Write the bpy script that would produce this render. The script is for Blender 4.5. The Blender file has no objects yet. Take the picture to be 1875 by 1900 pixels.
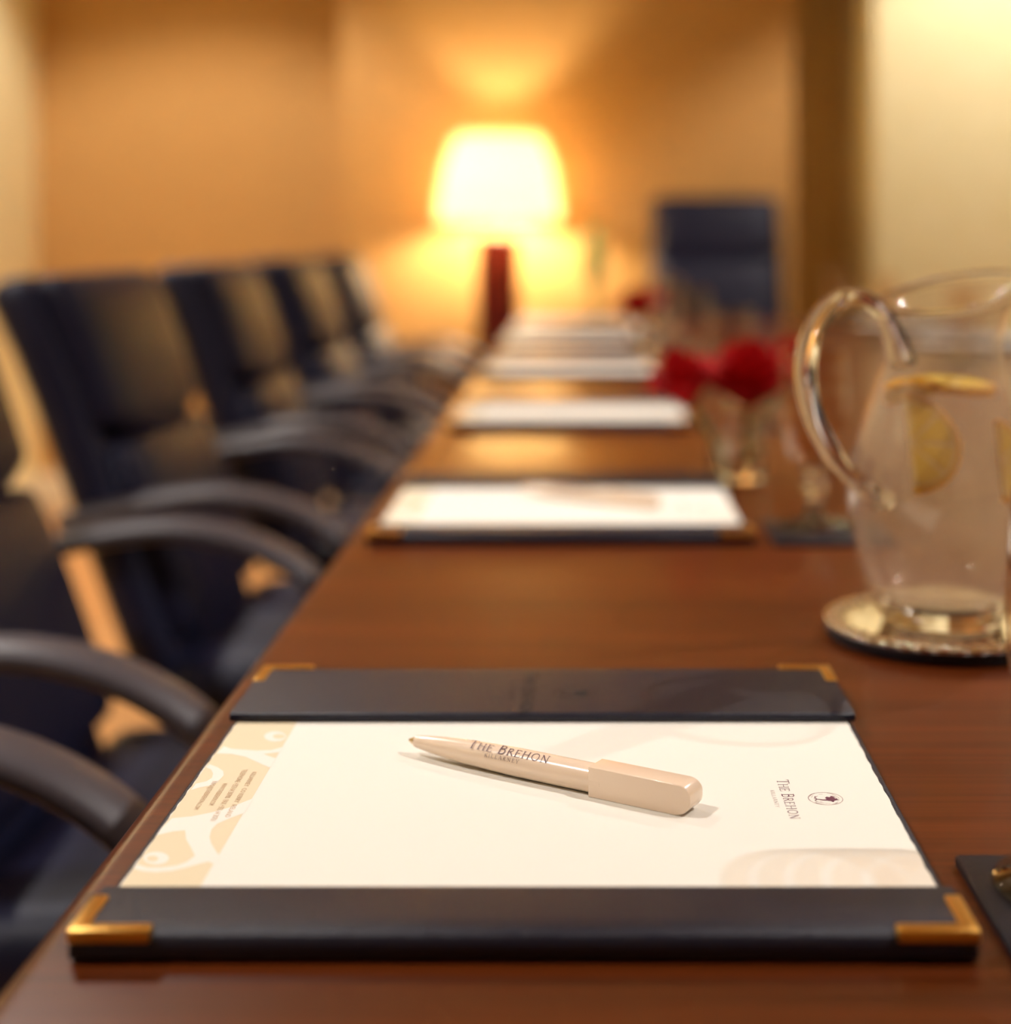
import bpy, bmesh, math, random
from mathutils import Vector, Matrix, Euler
from mathutils.geometry import tessellate_polygon

random.seed(7)
sc = bpy.context.scene
COL = sc.collection
PI = math.pi

# ------------------------------------------------------------------ camera
F_PX, VX, VY = 2850.0, 1082.0, 437.0          # focal length in px, vanishing point of the table's long axis
CAM_Z = 0.984
cam_d = bpy.data.cameras.new('camera')
cam_d.sensor_fit = 'HORIZONTAL'; cam_d.sensor_width = 36.0
cam_d.lens = 36.0 * F_PX / 1875.0
cam_d.shift_x = (937.5 - VX) / 1875.0          # level view camera with a shifted lens
cam_d.shift_y = (VY - 950.0) / 1875.0
cam_d.clip_start = 0.02
cam_d.dof.use_dof = True
cam_d.dof.focus_distance = 0.655
cam_d.dof.aperture_fstop = 3.15
cam_d.dof.aperture_blades = 5
cam_d.dof.aperture_rotation = math.radians(-90)
cam = bpy.data.objects.new('camera', cam_d)
cam.location = (0, 0, CAM_Z); cam.rotation_euler = (PI/2, 0, 0)
COL.objects.link(cam); sc.camera = cam

# ------------------------------------------------------------------ world and exposure
w = bpy.data.worlds.new('world'); sc.world = w; w.use_nodes = True
w.node_tree.nodes['Background'].inputs[0].default_value = (1.0, 0.8, 0.6, 1)
w.node_tree.nodes['Background'].inputs[1].default_value = 0.02
sc.view_settings.view_transform = 'Standard'
sc.view_settings.look = 'None'
sc.view_settings.gamma = 1.0
sc.view_settings.use_curve_mapping = False
sc.view_settings.exposure = 0.0
sc.cycles.use_denoising = True
sc.cycles.max_bounces = 10
sc.cycles.transmission_bounces = 9
sc.cycles.glossy_bounces = 4
sc.cycles.diffuse_bounces = 3
sc.cycles.transparent_max_bounces = 12
sc.cycles.sample_clamp_indirect = 12
sc.cycles.use_adaptive_sampling = True
sc.cycles.adaptive_threshold = 0.06
sc.cycles.use_light_tree = False

DOWN_W = 101.0                 # watts of each ceiling downlight
DOWN_COL = (1.0, 0.945, 0.90)
BULB_E = 900.0                 # radiance of the table lamp's bulb
BULB_COL = (1.0, 0.84, 0.60)
T = 0.74                       # table top height

# ------------------------------------------------------------------ helpers
def srgb(r, g, b):
    f = lambda c: (c/255/12.92) if c/255 <= 0.04045 else ((c/255+0.055)/1.055)**2.4
    return (f(r), f(g), f(b), 1)

def mat(name, color, rough=0.5, metal=0.0, **kw):
    m = bpy.data.materials.new(name); m.use_nodes = True
    b = m.node_tree.nodes['Principled BSDF']
    b.inputs['Base Color'].default_value = color if len(color) == 4 else (*color, 1)
    b.inputs['Roughness'].default_value = rough
    b.inputs['Metallic'].default_value = metal
    for k, v in kw.items():
        b.inputs[k.replace('_', ' ')].default_value = v
    return m

def nodes(m): return m.node_tree.nodes, m.node_tree.links, m.node_tree.nodes['Principled BSDF']

def noise_bump(m, scale, strength, dist=0.001, detail=3, kind='noise', stretch=(1, 1, 1)):
    n, l, b = nodes(m)
    tc = n.new('ShaderNodeTexCoord'); mp = n.new('ShaderNodeMapping')
    mp.inputs['Scale'].default_value = stretch
    l.new(tc.outputs['Object'], mp.inputs['Vector'])
    if kind == 'noise':
        t = n.new('ShaderNodeTexNoise'); t.inputs['Scale'].default_value = scale; t.inputs['Detail'].default_value = detail
        out = t.outputs[0]
    else:
        t = n.new('ShaderNodeTexVoronoi'); t.inputs['Scale'].default_value = scale
        out = t.outputs['Distance']
    l.new(mp.outputs['Vector'], t.inputs['Vector'])
    bp = n.new('ShaderNodeBump'); bp.inputs['Strength'].default_value = strength; bp.inputs['Distance'].default_value = dist
    l.new(out, bp.inputs['Height']); l.new(bp.outputs['Normal'], b.inputs['Normal'])
    return t

def noise_color(m, c1, c2, scale, detail=4, stretch=(1, 1, 1), lo=0.3, hi=0.7):
    n, l, b = nodes(m)
    tc = n.new('ShaderNodeTexCoord'); mp = n.new('ShaderNodeMapping')
    mp.inputs['Scale'].default_value = stretch
    l.new(tc.outputs['Object'], mp.inputs['Vector'])
    t = n.new('ShaderNodeTexNoise'); t.inputs['Scale'].default_value = scale; t.inputs['Detail'].default_value = detail
    l.new(mp.outputs['Vector'], t.inputs['Vector'])
    r = n.new('ShaderNodeValToRGB')
    r.color_ramp.elements[0].position = lo; r.color_ramp.elements[0].color = (*c1[:3], 1)
    r.color_ramp.elements[1].position = hi; r.color_ramp.elements[1].color = (*c2[:3], 1)
    l.new(t.outputs[0], r.inputs[0]); l.new(r.outputs[0], b.inputs['Base Color'])

def mesh_from(name, verts, faces):
    me = bpy.data.meshes.new(name); me.from_pydata([tuple(v) for v in verts], [], faces); me.update()
    return me

def finish(me, smooth=True, angle=40):
    if smooth:
        me.polygons.foreach_set('use_smooth', [True]*len(me.polygons))
        me.set_sharp_from_angle(angle=math.radians(angle))

def link(name, me, m, parent=None, loc=None, rot=None):
    o = bpy.data.objects.new(name, me); COL.objects.link(o)
    if m and me and not me.materials: me.materials.append(m)
    if parent: o.parent = parent
    if loc is not None: o.location = loc
    if rot is not None: o.rotation_euler = rot
    return o

def empty(name, loc=(0, 0, 0), rz=0.0):
    o = bpy.data.objects.new(name, None); COL.objects.link(o)
    o.empty_display_size = 0.05; o.location = loc; o.rotation_euler = (0, 0, rz)
    return o

def tag(o, label, cat, group=None):
    o['label'] = label; o['category'] = cat
    if group: o['group'] = group
    return o

def struct(o, label=None):
    o['kind'] = 'structure'
    if label: o['label'] = label
    return o

def copy_tree(o, parent=None):
    c = o.copy(); COL.objects.link(c); c.parent = parent
    for ch in list(o.children): copy_tree(ch, c)
    return c

def box_mesh(name, x0, x1, y0, y1, z0, z1, bevel=0.0, seg=2):
    bm = bmesh.new(); bmesh.ops.create_cube(bm, size=1.0)
    for v in bm.verts:
        v.co = Vector(((x0+x1)/2+v.co.x*(x1-x0), (y0+y1)/2+v.co.y*(y1-y0), (z0+z1)/2+v.co.z*(z1-z0)))
    if bevel > 0:
        bmesh.ops.bevel(bm, geom=bm.edges[:], offset=bevel, segments=seg, profile=0.5, affect='EDGES')
    me = bpy.data.meshes.new(name); bm.to_mesh(me); bm.free(); finish(me, bevel > 0, 50)
    return me

def lathe_mesh(name, prof, seg=48, close=False, mod=None, angle=60):
    """prof: (r, z) list. close: profile is a closed loop. mod(r, z, a) -> (r, z)"""
    verts, faces = [], []
    n = len(prof); idx = []
    for (r, z) in prof:
        if r < 1e-6:
            rr, zz = (mod(r, z, 0) if mod else (r, z))
            verts.append((0, 0, zz)); idx.append([len(verts)-1]*seg)
        else:
            row = []
            for k in range(seg):
                a = 2*PI*k/seg
                rr, zz = mod(r, z, a) if mod else (r, z)
                verts.append((rr*math.cos(a), rr*math.sin(a), zz)); row.append(len(verts)-1)
            idx.append(row)
    rng = range(n) if close else range(n-1)
    for i in rng:
        A, B = idx[i], idx[(i+1) % n]
        for k in range(seg):
            k2 = (k+1) % seg
            f = [A[k], A[k2], B[k2], B[k]]
            f2 = []
            for v in f:
                if v not in f2: f2.append(v)
            if len(f2) >= 3: faces.append(f2)
    me = mesh_from(name, verts, faces)
    bm = bmesh.new(); bm.from_mesh(me); bmesh.ops.recalc_face_normals(bm, faces=bm.faces[:]); bm.to_mesh(me); bm.free()
    finish(me, True, angle)
    return me

def spline(pts, n):
    """Catmull-Rom through pts, n samples a span"""
    P = [Vector(p) for p in pts]; P = [2*P[0]-P[1]] + P + [2*P[-1]-P[-2]]
    out = []
    for i in range(1, len(P)-2):
        for k in range(n):
            t = k/n
            p0, p1, p2, p3 = P[i-1], P[i], P[i+1], P[i+2]
            out.append(0.5*((2*p1)+(p2-p0)*t+(2*p0-5*p1+4*p2-p3)*t*t+(3*p1-p0-3*p2+p3)*t**3))
    out.append(P[-2].copy())
    return out

def sweep_mesh(name, path, ra, rb, side, seg=12, power=2.0, scale=None):
    """sweep an (super)ellipse, half-size ra along 'side', rb across it, along path"""
    verts, faces = [], []; side = Vector(side).normalized(); n = len(path)
    for i, p in enumerate(path):
        t = (path[min(i+1, n-1)]-path[max(i-1, 0)]).normalized()
        s = (side-t*side.dot(t)).normalized(); u = t.cross(s)
        k = scale(i/(n-1)) if scale else 1.0
        for j in range(seg):
            a = 2*PI*j/seg; c, d = math.cos(a), math.sin(a)
            c = math.copysign(abs(c)**(2/power), c); d = math.copysign(abs(d)**(2/power), d)
            verts.append(p+s*(ra*c*k)+u*(rb*d*k))
    for i in range(n-1):
        for j in range(seg):
            j2 = (j+1) % seg
            faces.append((i*seg+j, i*seg+j2, (i+1)*seg+j2, (i+1)*seg+j))
    faces.append(tuple(range(seg-1, -1, -1))); faces.append(tuple((n-1)*seg+j for j in range(seg)))
    me = mesh_from(name, verts, faces)
    bm = bmesh.new(); bm.from_mesh(me); bmesh.ops.recalc_face_normals(bm, faces=bm.faces[:]); bm.to_mesh(me); bm.free()
    finish(me, True, 60)
    return me

def prism_mesh(name, outline, axis, a0, a1, bevel=0.0, seg=2):
    """outline: 2-D polygon; axis 'x': (y,z) extruded along x, 'y': (x,z) along y, 'z': (x,y) along z"""
    def P(u, v, a):
        return (a, u, v) if axis == 'x' else ((u, a, v) if axis == 'y' else (u, v, a))
    bm = bmesh.new()
    lo = [bm.verts.new(P(u, v, a0)) for u, v in outline]; hi = [bm.verts.new(P(u, v, a1)) for u, v in outline]
    n = len(outline)
    bm.faces.new(lo); bm.faces.new(hi)
    for i in range(n): bm.faces.new((lo[i], lo[(i+1) % n], hi[(i+1) % n], hi[i]))
    bmesh.ops.recalc_face_normals(bm, faces=bm.faces[:])
    if bevel > 0:
        bmesh.ops.bevel(bm, geom=bm.edges[:], offset=bevel, segments=seg, profile=0.5, affect='EDGES', clamp_overlap=True)
    me = bpy.data.meshes.new(name); bm.to_mesh(me); bm.free(); finish(me, True, 35)
    return me

def print_mesh(name, polys, z):
    """flat print: list of 2-D polygons at height z"""
    verts, faces = [], []
    for p in polys:
        v3 = [Vector((x, y, 0)) for x, y in p]; b = len(verts)
        tris = tessellate_polygon([v3])
        verts += [(x, y, z) for x, y in p]
        for t in tris:
            a, c, d = t
            n = (v3[c]-v3[a]).cross(v3[d]-v3[a]).z
            faces.append((b+a, b+c, b+d) if n > 0 else (b+a, b+d, b+c))
    return mesh_from(name, verts, faces)

# ------------------------------------------------------------------ materials
M = {}
M['wall'] = mat('golden_tan_wallpaper', srgb(214, 170, 108), 0.85)
noise_color(M['wall'], srgb(196, 147, 82), srgb(208, 160, 94), 30, lo=.3, hi=.7)
M['cream'] = mat('cream_paint', srgb(236, 214, 172), 0.8)
noise_color(M['cream'], srgb(242, 228, 174), srgb(248, 235, 186), 12)
M['ceiling'] = mat('ceiling_paint', srgb(222, 208, 184), 0.9)
M['alcove'] = mat('alcove_walnut', srgb(150, 105, 55), 0.55)
noise_color(M['alcove'], srgb(214, 178, 112), srgb(228, 194, 128), 6, stretch=(8, 8, .6))
M['base'] = mat('skirting_paint', srgb(240, 225, 195), 0.4)
M['floor'] = mat('tan_carpet', srgb(205, 150, 92), 0.95)
noise_color(M['floor'], srgb(192, 136, 80), srgb(216, 162, 102), 220, detail=2)
noise_bump(M['floor'], 400, 0.5, 0.003)

def wood(name, c1, c2, rough, along):
    m = mat(name, c1, rough, Specular_IOR_Level=0.35, Coat_Weight=0.30, Coat_Roughness=0.10, Coat_IOR=1.5)
    n, l, b = nodes(m)
    tc = n.new('ShaderNodeTexCoord'); mp = n.new('ShaderNodeMapping')
    mp.inputs['Scale'].default_value = (1.2, 60, 60) if along == 'x' else (60, 60, 1.2)
    l.new(tc.outputs['Object'], mp.inputs['Vector'])
    t1 = n.new('ShaderNodeTexNoise'); t1.inputs['Scale'].default_value = 3.0; t1.inputs['Detail'].default_value = 6; t1.inputs['Roughness'].default_value = .65
    t2 = n.new('ShaderNodeTexNoise'); t2.inputs['Scale'].default_value = 0.35; t2.inputs['Detail'].default_value = 3
    l.new(mp.outputs[0], t1.inputs['Vector']); l.new(mp.outputs[0], t2.inputs['Vector'])
    mx = n.new('ShaderNodeMath'); mx.operation = 'MULTIPLY_ADD'; mx.inputs[1].default_value = 0.6
    l.new(t1.outputs[0], mx.inputs[0])
    m2 = n.new('ShaderNodeMath'); m2.operation = 'MULTIPLY'; m2.inputs[1].default_value = 0.4
    l.new(t2.outputs[0], m2.inputs[0]); l.new(m2.outputs[0], mx.inputs[2])
    r = n.new('ShaderNodeValToRGB'); r.color_ramp.elements[0].position = .34; r.color_ramp.elements[1].position = .66
    r.color_ramp.elements[0].color = c1; r.color_ramp.elements[1].color = c2
    l.new(mx.outputs[0], r.inputs[0]); l.new(r.outputs[0], b.inputs['Base Color'])
    bp = n.new('ShaderNodeBump'); bp.inputs['Strength'].default_value = .05; bp.inputs['Distance'].default_value = .0004
    l.new(t1.outputs[0], bp.inputs['Height']); l.new(bp.outputs[0], b.inputs['Normal'])
    return m
M['table'] = wood('mahogany_veneer', srgb(68, 27, 5), srgb(108, 48, 13), 0.30, 'x')
M['table_dark'] = wood('dark_mahogany', srgb(64, 28, 14), srgb(92, 44, 22), 0.4, 'z')

M['leather'] = mat('navy_black_leather', srgb(12, 14, 28), 0.46, Specular_IOR_Level=0.4)
noise_bump(M['leather'], 900, 0.35, 0.0006, kind='voronoi')
M['leather_flap'] = mat('folder_leather', srgb(10, 13, 36), 0.42, Specular_IOR_Level=0.45)
noise_bump(M['leather_flap'], 1100, 0.6, 0.0004, kind='voronoi')
M['emboss'] = mat('debossed_leather', srgb(8, 8, 12), 0.75)
M['chair'] = mat('chair_leather', srgb(17, 19, 44), 0.50, Specular_IOR_Level=0.26)
noise_bump(M['chair'], 300, 0.25, 0.001, kind='voronoi')
M['chair_arm'] = mat('chair_arm_pad', srgb(66, 60, 66), 0.46, Specular_IOR_Level=0.5)
M['chair_metal'] = mat('black_chair_metal', srgb(18, 18, 20), 0.35, 0.6)
M['brass'] = mat('brushed_brass', srgb(240, 194, 104), 0.28, 1.0)
M['paper'] = mat('cream_paper', srgb(240, 236, 226), 0.75)
M['print_beige'] = mat('beige_ink', srgb(231, 216, 184), 0.75)
M['print_plum'] = mat('plum_ink', srgb(104, 52, 74), 0.7)
M['print_plum_light'] = mat('plum_ink_fine', srgb(146, 104, 104), 0.7)
M['print_text'] = mat('brown_ink', srgb(206, 170, 134), 0.7)
M['pen'] = mat('cream_plastic', srgb(244, 220, 196), 0.22, Specular_IOR_Level=0.5, Coat_Weight=0.4, Coat_Roughness=0.05)
M['pen_tip'] = mat('pen_tip_metal', srgb(214, 190, 150), 0.25, 1.0)
M['pen_ink'] = mat('pen_print', srgb(96, 62, 76), 0.5)
M['glass'] = mat('clear_glass', (1, 1, 1), 0.0, Transmission_Weight=1.0, IOR=1.5)
M['silver'] = mat('polished_silver', srgb(244, 238, 226), 0.06, 1.0)
M['hammered'] = mat('hammered_silver', srgb(244, 238, 226), 0.04, 1.0)
t_ = noise_bump(M['hammered'], 150, 0.45, 0.0006, kind='voronoi'); t_.feature = 'SMOOTH_F1'
def fruit(name, col, share):
    """flesh that lets part of the light through"""
    m = mat(name, col, 0.4); n, l, b = nodes(m)
    t = n.new('ShaderNodeBsdfTranslucent'); t.inputs[0].default_value = col
    mx = n.new('ShaderNodeMixShader'); mx.inputs[0].default_value = share
    l.new(b.outputs[0], mx.inputs[1]); l.new(t.outputs[0], mx.inputs[2]); l.new(mx.outputs[0], n['Material Output'].inputs[0])
    return m
M['lemon_rind'] = fruit('lemon_rind', srgb(255, 200, 10), .35)
M['lemon_flesh'] = fruit('lemon_flesh', srgb(255, 228, 108), .45)
M['lemon_pith'] = fruit('lemon_pith', srgb(255, 244, 196), .5)
M['rose'] = mat('red_petal', srgb(172, 5, 12), 0.7, Specular_IOR_Level=0.15)
M['stem'] = mat('green_stem', srgb(66, 108, 48), 0.5)
M['leaf'] = mat('green_leaf', srgb(70, 120, 56), 0.5)
M['lamp_base'] = mat('oxblood_lamp_base', srgb(104, 26, 14), 0.35, Coat_Weight=.3)
M['trim_white'] = mat('white_metal_trim', srgb(235, 232, 225), 0.4)

# jug glass: clear above, beaded with fine condensation over the cold water
def emission(name, col, s):
    m = bpy.data.materials.new(name); m.use_nodes = True; n = m.node_tree.nodes; l = m.node_tree.links
    n.remove(n['Principled BSDF']); e = n.new('ShaderNodeEmission')
    e.inputs[0].default_value = (*col, 1); e.inputs[1].default_value = s
    l.new(e.outputs[0], n['Material Output'].inputs[0]); return m
M['lens'] = emission('downlight_lens', DOWN_COL, 30.0)
M['bulb'] = emission('lamp_bulb', BULB_COL, BULB_E)
M['lens'].cycles.emission_sampling = 'NONE'

def shade_material():
    m = bpy.data.materials.new('lamp_shade_fabric'); m.use_nodes = True; n = m.node_tree.nodes; l = m.node_tree.links
    n.remove(n['Principled BSDF'])
    d = n.new('ShaderNodeBsdfDiffuse'); d.inputs[0].default_value = srgb(246, 232, 200)
    t = n.new('ShaderNodeBsdfTranslucent'); t.inputs[0].default_value = srgb(252, 236, 200)
    mx = n.new('ShaderNodeMixShader'); mx.inputs[0].default_value = 0.62
    l.new(d.outputs[0], mx.inputs[1]); l.new(t.outputs[0], mx.inputs[2]); l.new(mx.outputs[0], n['Material Output'].inputs[0])
    return m
M['shade'] = shade_material()

def thin_glass(name, blend, tint, haze=0.0, haze_col=(1, 1, 1, 1)):
    """thin wall: see-through with mirror reflections that grow towards grazing angles, plus a share of fine scattering"""
    m = bpy.data.materials.new(name); m.use_nodes = True; n = m.node_tree.nodes; l = m.node_tree.links
    n.remove(n['Principled BSDF'])
    t = n.new('ShaderNodeBsdfTransparent'); t.inputs[0].default_value = tint
    g = n.new('ShaderNodeBsdfGlossy'); g.inputs['Roughness'].default_value = 0.02; g.inputs[0].default_value = (1, 1, 1, 1)
    fc = n.new('ShaderNodeLayerWeight'); fc.inputs[0].default_value = 0.5
    pw = n.new('ShaderNodeMath'); pw.operation = 'POWER'; pw.inputs[1].default_value = 4.0; l.new(fc.outputs['Facing'], pw.inputs[0])
    lw = n.new('ShaderNodeMath'); lw.operation = 'MULTIPLY_ADD'; lw.inputs[1].default_value = blend; lw.inputs[2].default_value = 0.03; l.new(pw.outputs[0], lw.inputs[0])
    mx = n.new('ShaderNodeMixShader'); l.new(lw.outputs[0], mx.inputs[0]); l.new(t.outputs[0], mx.inputs[1]); l.new(g.outputs[0], mx.inputs[2])
    out = mx.outputs[0]
    if haze:
        d = n.new('ShaderNodeBsdfDiffuse'); d.inputs[0].default_value = haze_col
        q = n.new('ShaderNodeBsdfTranslucent'); q.inputs[0].default_value = haze_col
        a = n.new('ShaderNodeMixShader'); a.inputs[0].default_value = 0.6
        l.new(d.outputs[0], a.inputs[1]); l.new(q.outputs[0], a.inputs[2])
        h = n.new('ShaderNodeMixShader'); h.inputs[0].default_value = haze
        l.new(out, h.inputs[1]); l.new(a.outputs[0], h.inputs[2]); out = h.outputs[0]
    l.new(out, n['Material Output'].inputs[0]); return m
M['water'] = thin_glass('iced_water', 0.25, srgb(252, 249, 244), 0.17, srgb(236, 214, 198))
def caustic_band_glass():
    """bowl glass; tint bands added so its shadow falls in arcs, like caustics"""
    m = thin_glass('caustic_band_glass', 0.75, (1, 1, 1, 1)); n = m.node_tree.nodes; l = m.node_tree.links
    tr = [q for q in n if q.type == 'BSDF_TRANSPARENT'][0]
    tc = n.new('ShaderNodeTexCoord'); sx = n.new('ShaderNodeSeparateXYZ'); l.new(tc.outputs['Object'], sx.inputs[0])
    a = n.new('ShaderNodeMath'); a.operation = 'MULTIPLY_ADD'; a.inputs[1].default_value = 1/.018; a.inputs[2].default_value = .5-.130/.018+8
    l.new(sx.outputs['Z'], a.inputs[0])
    f = n.new('ShaderNodeMath'); f.operation = 'FRACT'; l.new(a.outputs[0], f.inputs[0])
    r = n.new('ShaderNodeValToRGB'); e = r.color_ramp.elements
    band_shade = (.95, .86, .77, 1)  # shade put into the tint; clear gaps stand in for bright caustic lines
    e[0].position = 0; e[0].color = (.97, .90, .83, 1); e[1].position = 1; e[1].color = (.97, .90, .83, 1)
    for p, c in ((.30, band_shade), (.38, (1, 1, 1, 1)), (.60, (1, 1, 1, 1)), (.70, band_shade)):
        q = e.new(p); q.color = c
    l.new(f.outputs[0], r.inputs[0]); l.new(r.outputs[0], tr.inputs[0])
    return m
M['caustic_band_glass'] = caustic_band_glass()
M['jug_glass'] = thin_glass('jug_glass', 0.60, srgb(250, 248, 246), 0.03, srgb(240, 232, 226))
M['vase_water'] = mat('vase_water', (1, 1, 1), 0.0, Transmission_Weight=1.0, IOR=1.33)

# ------------------------------------------------------------------ room shell
def slab(name, x0, x1, y0, y1, z0, z1, m, bevel=0):
    return struct(link(name, box_mesh(name, x0, x1, y0, y1, z0, z1, bevel), m))
H = 2.6
XL, XR, YB = -1.92, 3.2, -2.6
Y_LEFT, Y_LAMP, Y_PIER, Y_ALC = 5.40, 5.20, 5.00, 5.52
X_A, X_B, X_C = -0.822, 0.712, 0.947
slab('floor', XL-.1, XR+.1, YB-.1, 6.45, -.1, 0, M['floor'])
slab('ceiling', XL-.1, XR+.1, YB-.1, 6.45, H, H+.1, M['ceiling'])
slab('wall_left', XL-.1, XL, YB, 6.45, 0, H, M['cream'])
slab('wall_right', XR, XR+.1, YB, 6.45, 0, H, M['cream'])
slab('wall_behind_camera', XL, XR, YB-.1, YB, 0, H, M['cream'])
slab('wall_far_left', XL, X_A, Y_LEFT, 6.45, 0, H, M['wall'])
slab('wall_far_lamp', X_A, X_B, Y_LAMP, 6.45, 0, H, M['wall'], .004)
slab('wall_alcove', X_B, X_C, Y_ALC, 6.45, 0, H, M['alcove'])
slab('wall_far_pier', X_C, XR, Y_PIER, 6.45, 0, H, M['cream'], .004)
def skirting(name, x0, x1, y0, y1):
    o = struct(link(name, box_mesh(name, x0, x1, y0, y1, 0, .15, .005), M['base'])); return o
skirting('baseboard_left', XL, XL+.018, YB, Y_LEFT)
skirting('baseboard_far_left', XL+.018, X_A, Y_LEFT-.018, Y_LEFT)
skirting('baseboard_far_lamp', X_A, X_B, Y_LAMP-.018, Y_LAMP)
skirting('baseboard_far_pier', X_C, XR, Y_PIER-.018, Y_PIER)

# ------------------------------------------------------------------ ceiling downlights
spot_d = bpy.data.lights.new('downlight_beam', 'SPOT')
spot_d.energy = DOWN_W; spot_d.color = DOWN_COL; spot_d.spot_size = math.radians(112); spot_d.spot_blend = 0.35
spot_d.shadow_soft_size = 0.011
def make_downlight(loc, label):
    r = empty('ceiling_downlight', loc)
    link('trim_ring', trim_me, M['trim_white'], r); link('lens', lens_me, M['lens'], r)
    s = bpy.data.objects.new('downlight_beam', spot_d); COL.objects.link(s); s.parent = r; s.location = (0, 0, -.016)
    tag(r, label, 'downlight', 'ceiling downlights'); return r
trim_me = lathe_mesh('trim_ring', [(.040, 0), (.060, 0), (.060, -.004), (.052, -.008), (.040, -.006)], 32, True)
lens_me = lathe_mesh('lens', [(0, -.003), (.040, -.003), (.040, -.001), (0, -.001)], 32)
rows = ['over the nearest folder', 'over the middle of the table', 'over the far end of the table']
for j, y in enumerate((0.52, 2.38, 4.22)):
    for x, s in ((-1.30, 'chair-side'), (1.42, 'far-side')):
        make_downlight((x, y, H), f'round recessed ceiling downlight {rows[j]}, in the {s} row')

# ------------------------------------------------------------------ conference table
TX0, TX1, TY0, TY1 = -0.193, 1.09, 0.10, 4.48
tb = empty('conference_table', ((TX0+TX1)/2, (TY0+TY1)/2, 0))
tag(tb, 'long polished mahogany conference table running away from the camera', 'table')
def tabletop():
    hx, hy = (TX1-TX0)/2, (TY1-TY0)/2
    return box_mesh('tabletop', -hx, hx, -hy, hy, T-.038, T, .012, 5)
link('tabletop', tabletop(), M['table'], tb)
for sx in (-1, 1):
    link('apron', box_mesh('apron', sx*.40-.012, sx*.40+.012, -1.95, 1.95, T-.11, T-.038, .003), M['table_dark'], tb)
for sy in (-1.35, 1.35):
    p = link('pedestal', box_mesh('pedestal', -.22, .22, sy-.05, sy+.05, .06, T-.038, .006), M['table_dark'], tb)
    link('foot', box_mesh('foot', -.34, .34, sy-.07, sy+.07, 0, .06, .012, 3), M['table_dark'], p)

# ------------------------------------------------------------------ serif lettering
def arc(cx, cy, rx, ry, a0, a1, n=10):
    return [(cx+rx*math.cos(math.radians(a0+(a1-a0)*i/n)), cy+ry*math.sin(math.radians(a0+(a1-a0)*i/n))) for i in range(n+1)]
TK, TN, SF = .115, .055, .13      # thick stroke, thin stroke, serif half width
def stem_s(x, y0=0, y1=1): return [([(x, y0), (x, y1)], TK), ([(x-SF, y0+.025), (x+SF, y0+.025)], .05), ([(x-SF, y1-.025), (x+SF, y1-.025)], .05)]
GLYPH = {
 'T': (.80, stem_s(.4, 0, 1)[:2] + [([(.02, .97), (.78, .97)], .06), ([(.04, .99), (.02, .80)], .05), ([(.76, .99), (.78, .80)], .05)]),
 'H': (.95, stem_s(.17) + stem_s(.78) + [([(.17, .52), (.78, .52)], TN)]),
 'E': (.72, stem_s(.17) + [([(.17, .97), (.62, .97)], TN), ([(.17, .53), (.52, .53)], TN), ([(.17, .03), (.66, .03)], TN), ([(.62, .99), (.63, .82)], .05), ([(.66, .01), (.68, .20)], .05), ([(.52, .62), (.52, .44)], .05)]),
 'B': (.74, stem_s(.17) + [([(.17, .97)] + arc(.36, .76, .22, .21, 90, -90) + [(.17, .55)], .085), ([(.17, .55)] + arc(.38, .29, .27, .26, 90, -90) + [(.17, .03)], .09)]),
 'R': (.78, stem_s(.17) + [([(.17, .97)] + arc(.36, .74, .24, .23, 90, -90) + [(.17, .51)], .085), ([(.36, .51), (.72, .03)], TK), ([(.64, .03), (.80, .03)], .05)]),
 'O': (.98, [(arc(.49, .5, .40, .47, 0, 360, 28), .095)]),
 'N': (.95, [([(.17, 0), (.17, 1)], .06), ([(.78, 0), (.78, 1)], .06), ([(.13, .97), (.78, .03)], .125), ([(.04, .025), (.30, .025)], .05), ([(.65, .975), (.91, .975)], .05), ([(.02, .975), (.17, .975)], .05)]),
 'K': (.80, stem_s(.17) + [([(.22, .42), (.66, .97)], .06), ([(.36, .58), (.74, .03)], TK), ([(.56, .975), (.76, .975)], .05), ([(.64, .025), (.82, .025)], .05)]),
 'I': (.36, stem_s(.18)),
 'L': (.68, stem_s(.17) + [([(.17, .03), (.62, .03)], TN), ([(.62, .01), (.64, .22)], .05)]),
 'A': (.86, [([(.08, .03), (.42, 1)], .06), ([(.42, 1), (.76, .03)], TK), ([(.20, .34), (.64, .34)], TN), ([(-.02, .025), (.20, .025)], .05), ([(.64, .025), (.88, .025)], .05)]),
 'Y': (.80, [([(.06, .98), (.40, .46)], TK), ([(.74, .98), (.40, .46)], .06), ([(.40, 0), (.40, .48)], TK), ([(.27, .025), (.53, .025)], .05), ([(-.04, .975), (.18, .975)], .05), ([(.62, .975), (.86, .975)], .05)]),
}
def serif_strokes(text, caps_h, small_h, space=.06, condense=1.0):
    """polylines in a left-to-right frame, baseline 0; first letter of each word is the taller capital"""
    x, out, first = 0.0, [], True
    for ch in text:
        if ch == ' ': x += caps_h*.42; first = True; continue
        h = caps_h if first else small_h; first = False
        wd, st = GLYPH[ch]
        for pl, t in st: out.append(([(x+px*h*condense, py*h) for px, py in pl], t*h))
        x += wd*h*condense+space*caps_h
    return out, x-space*caps_h
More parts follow.
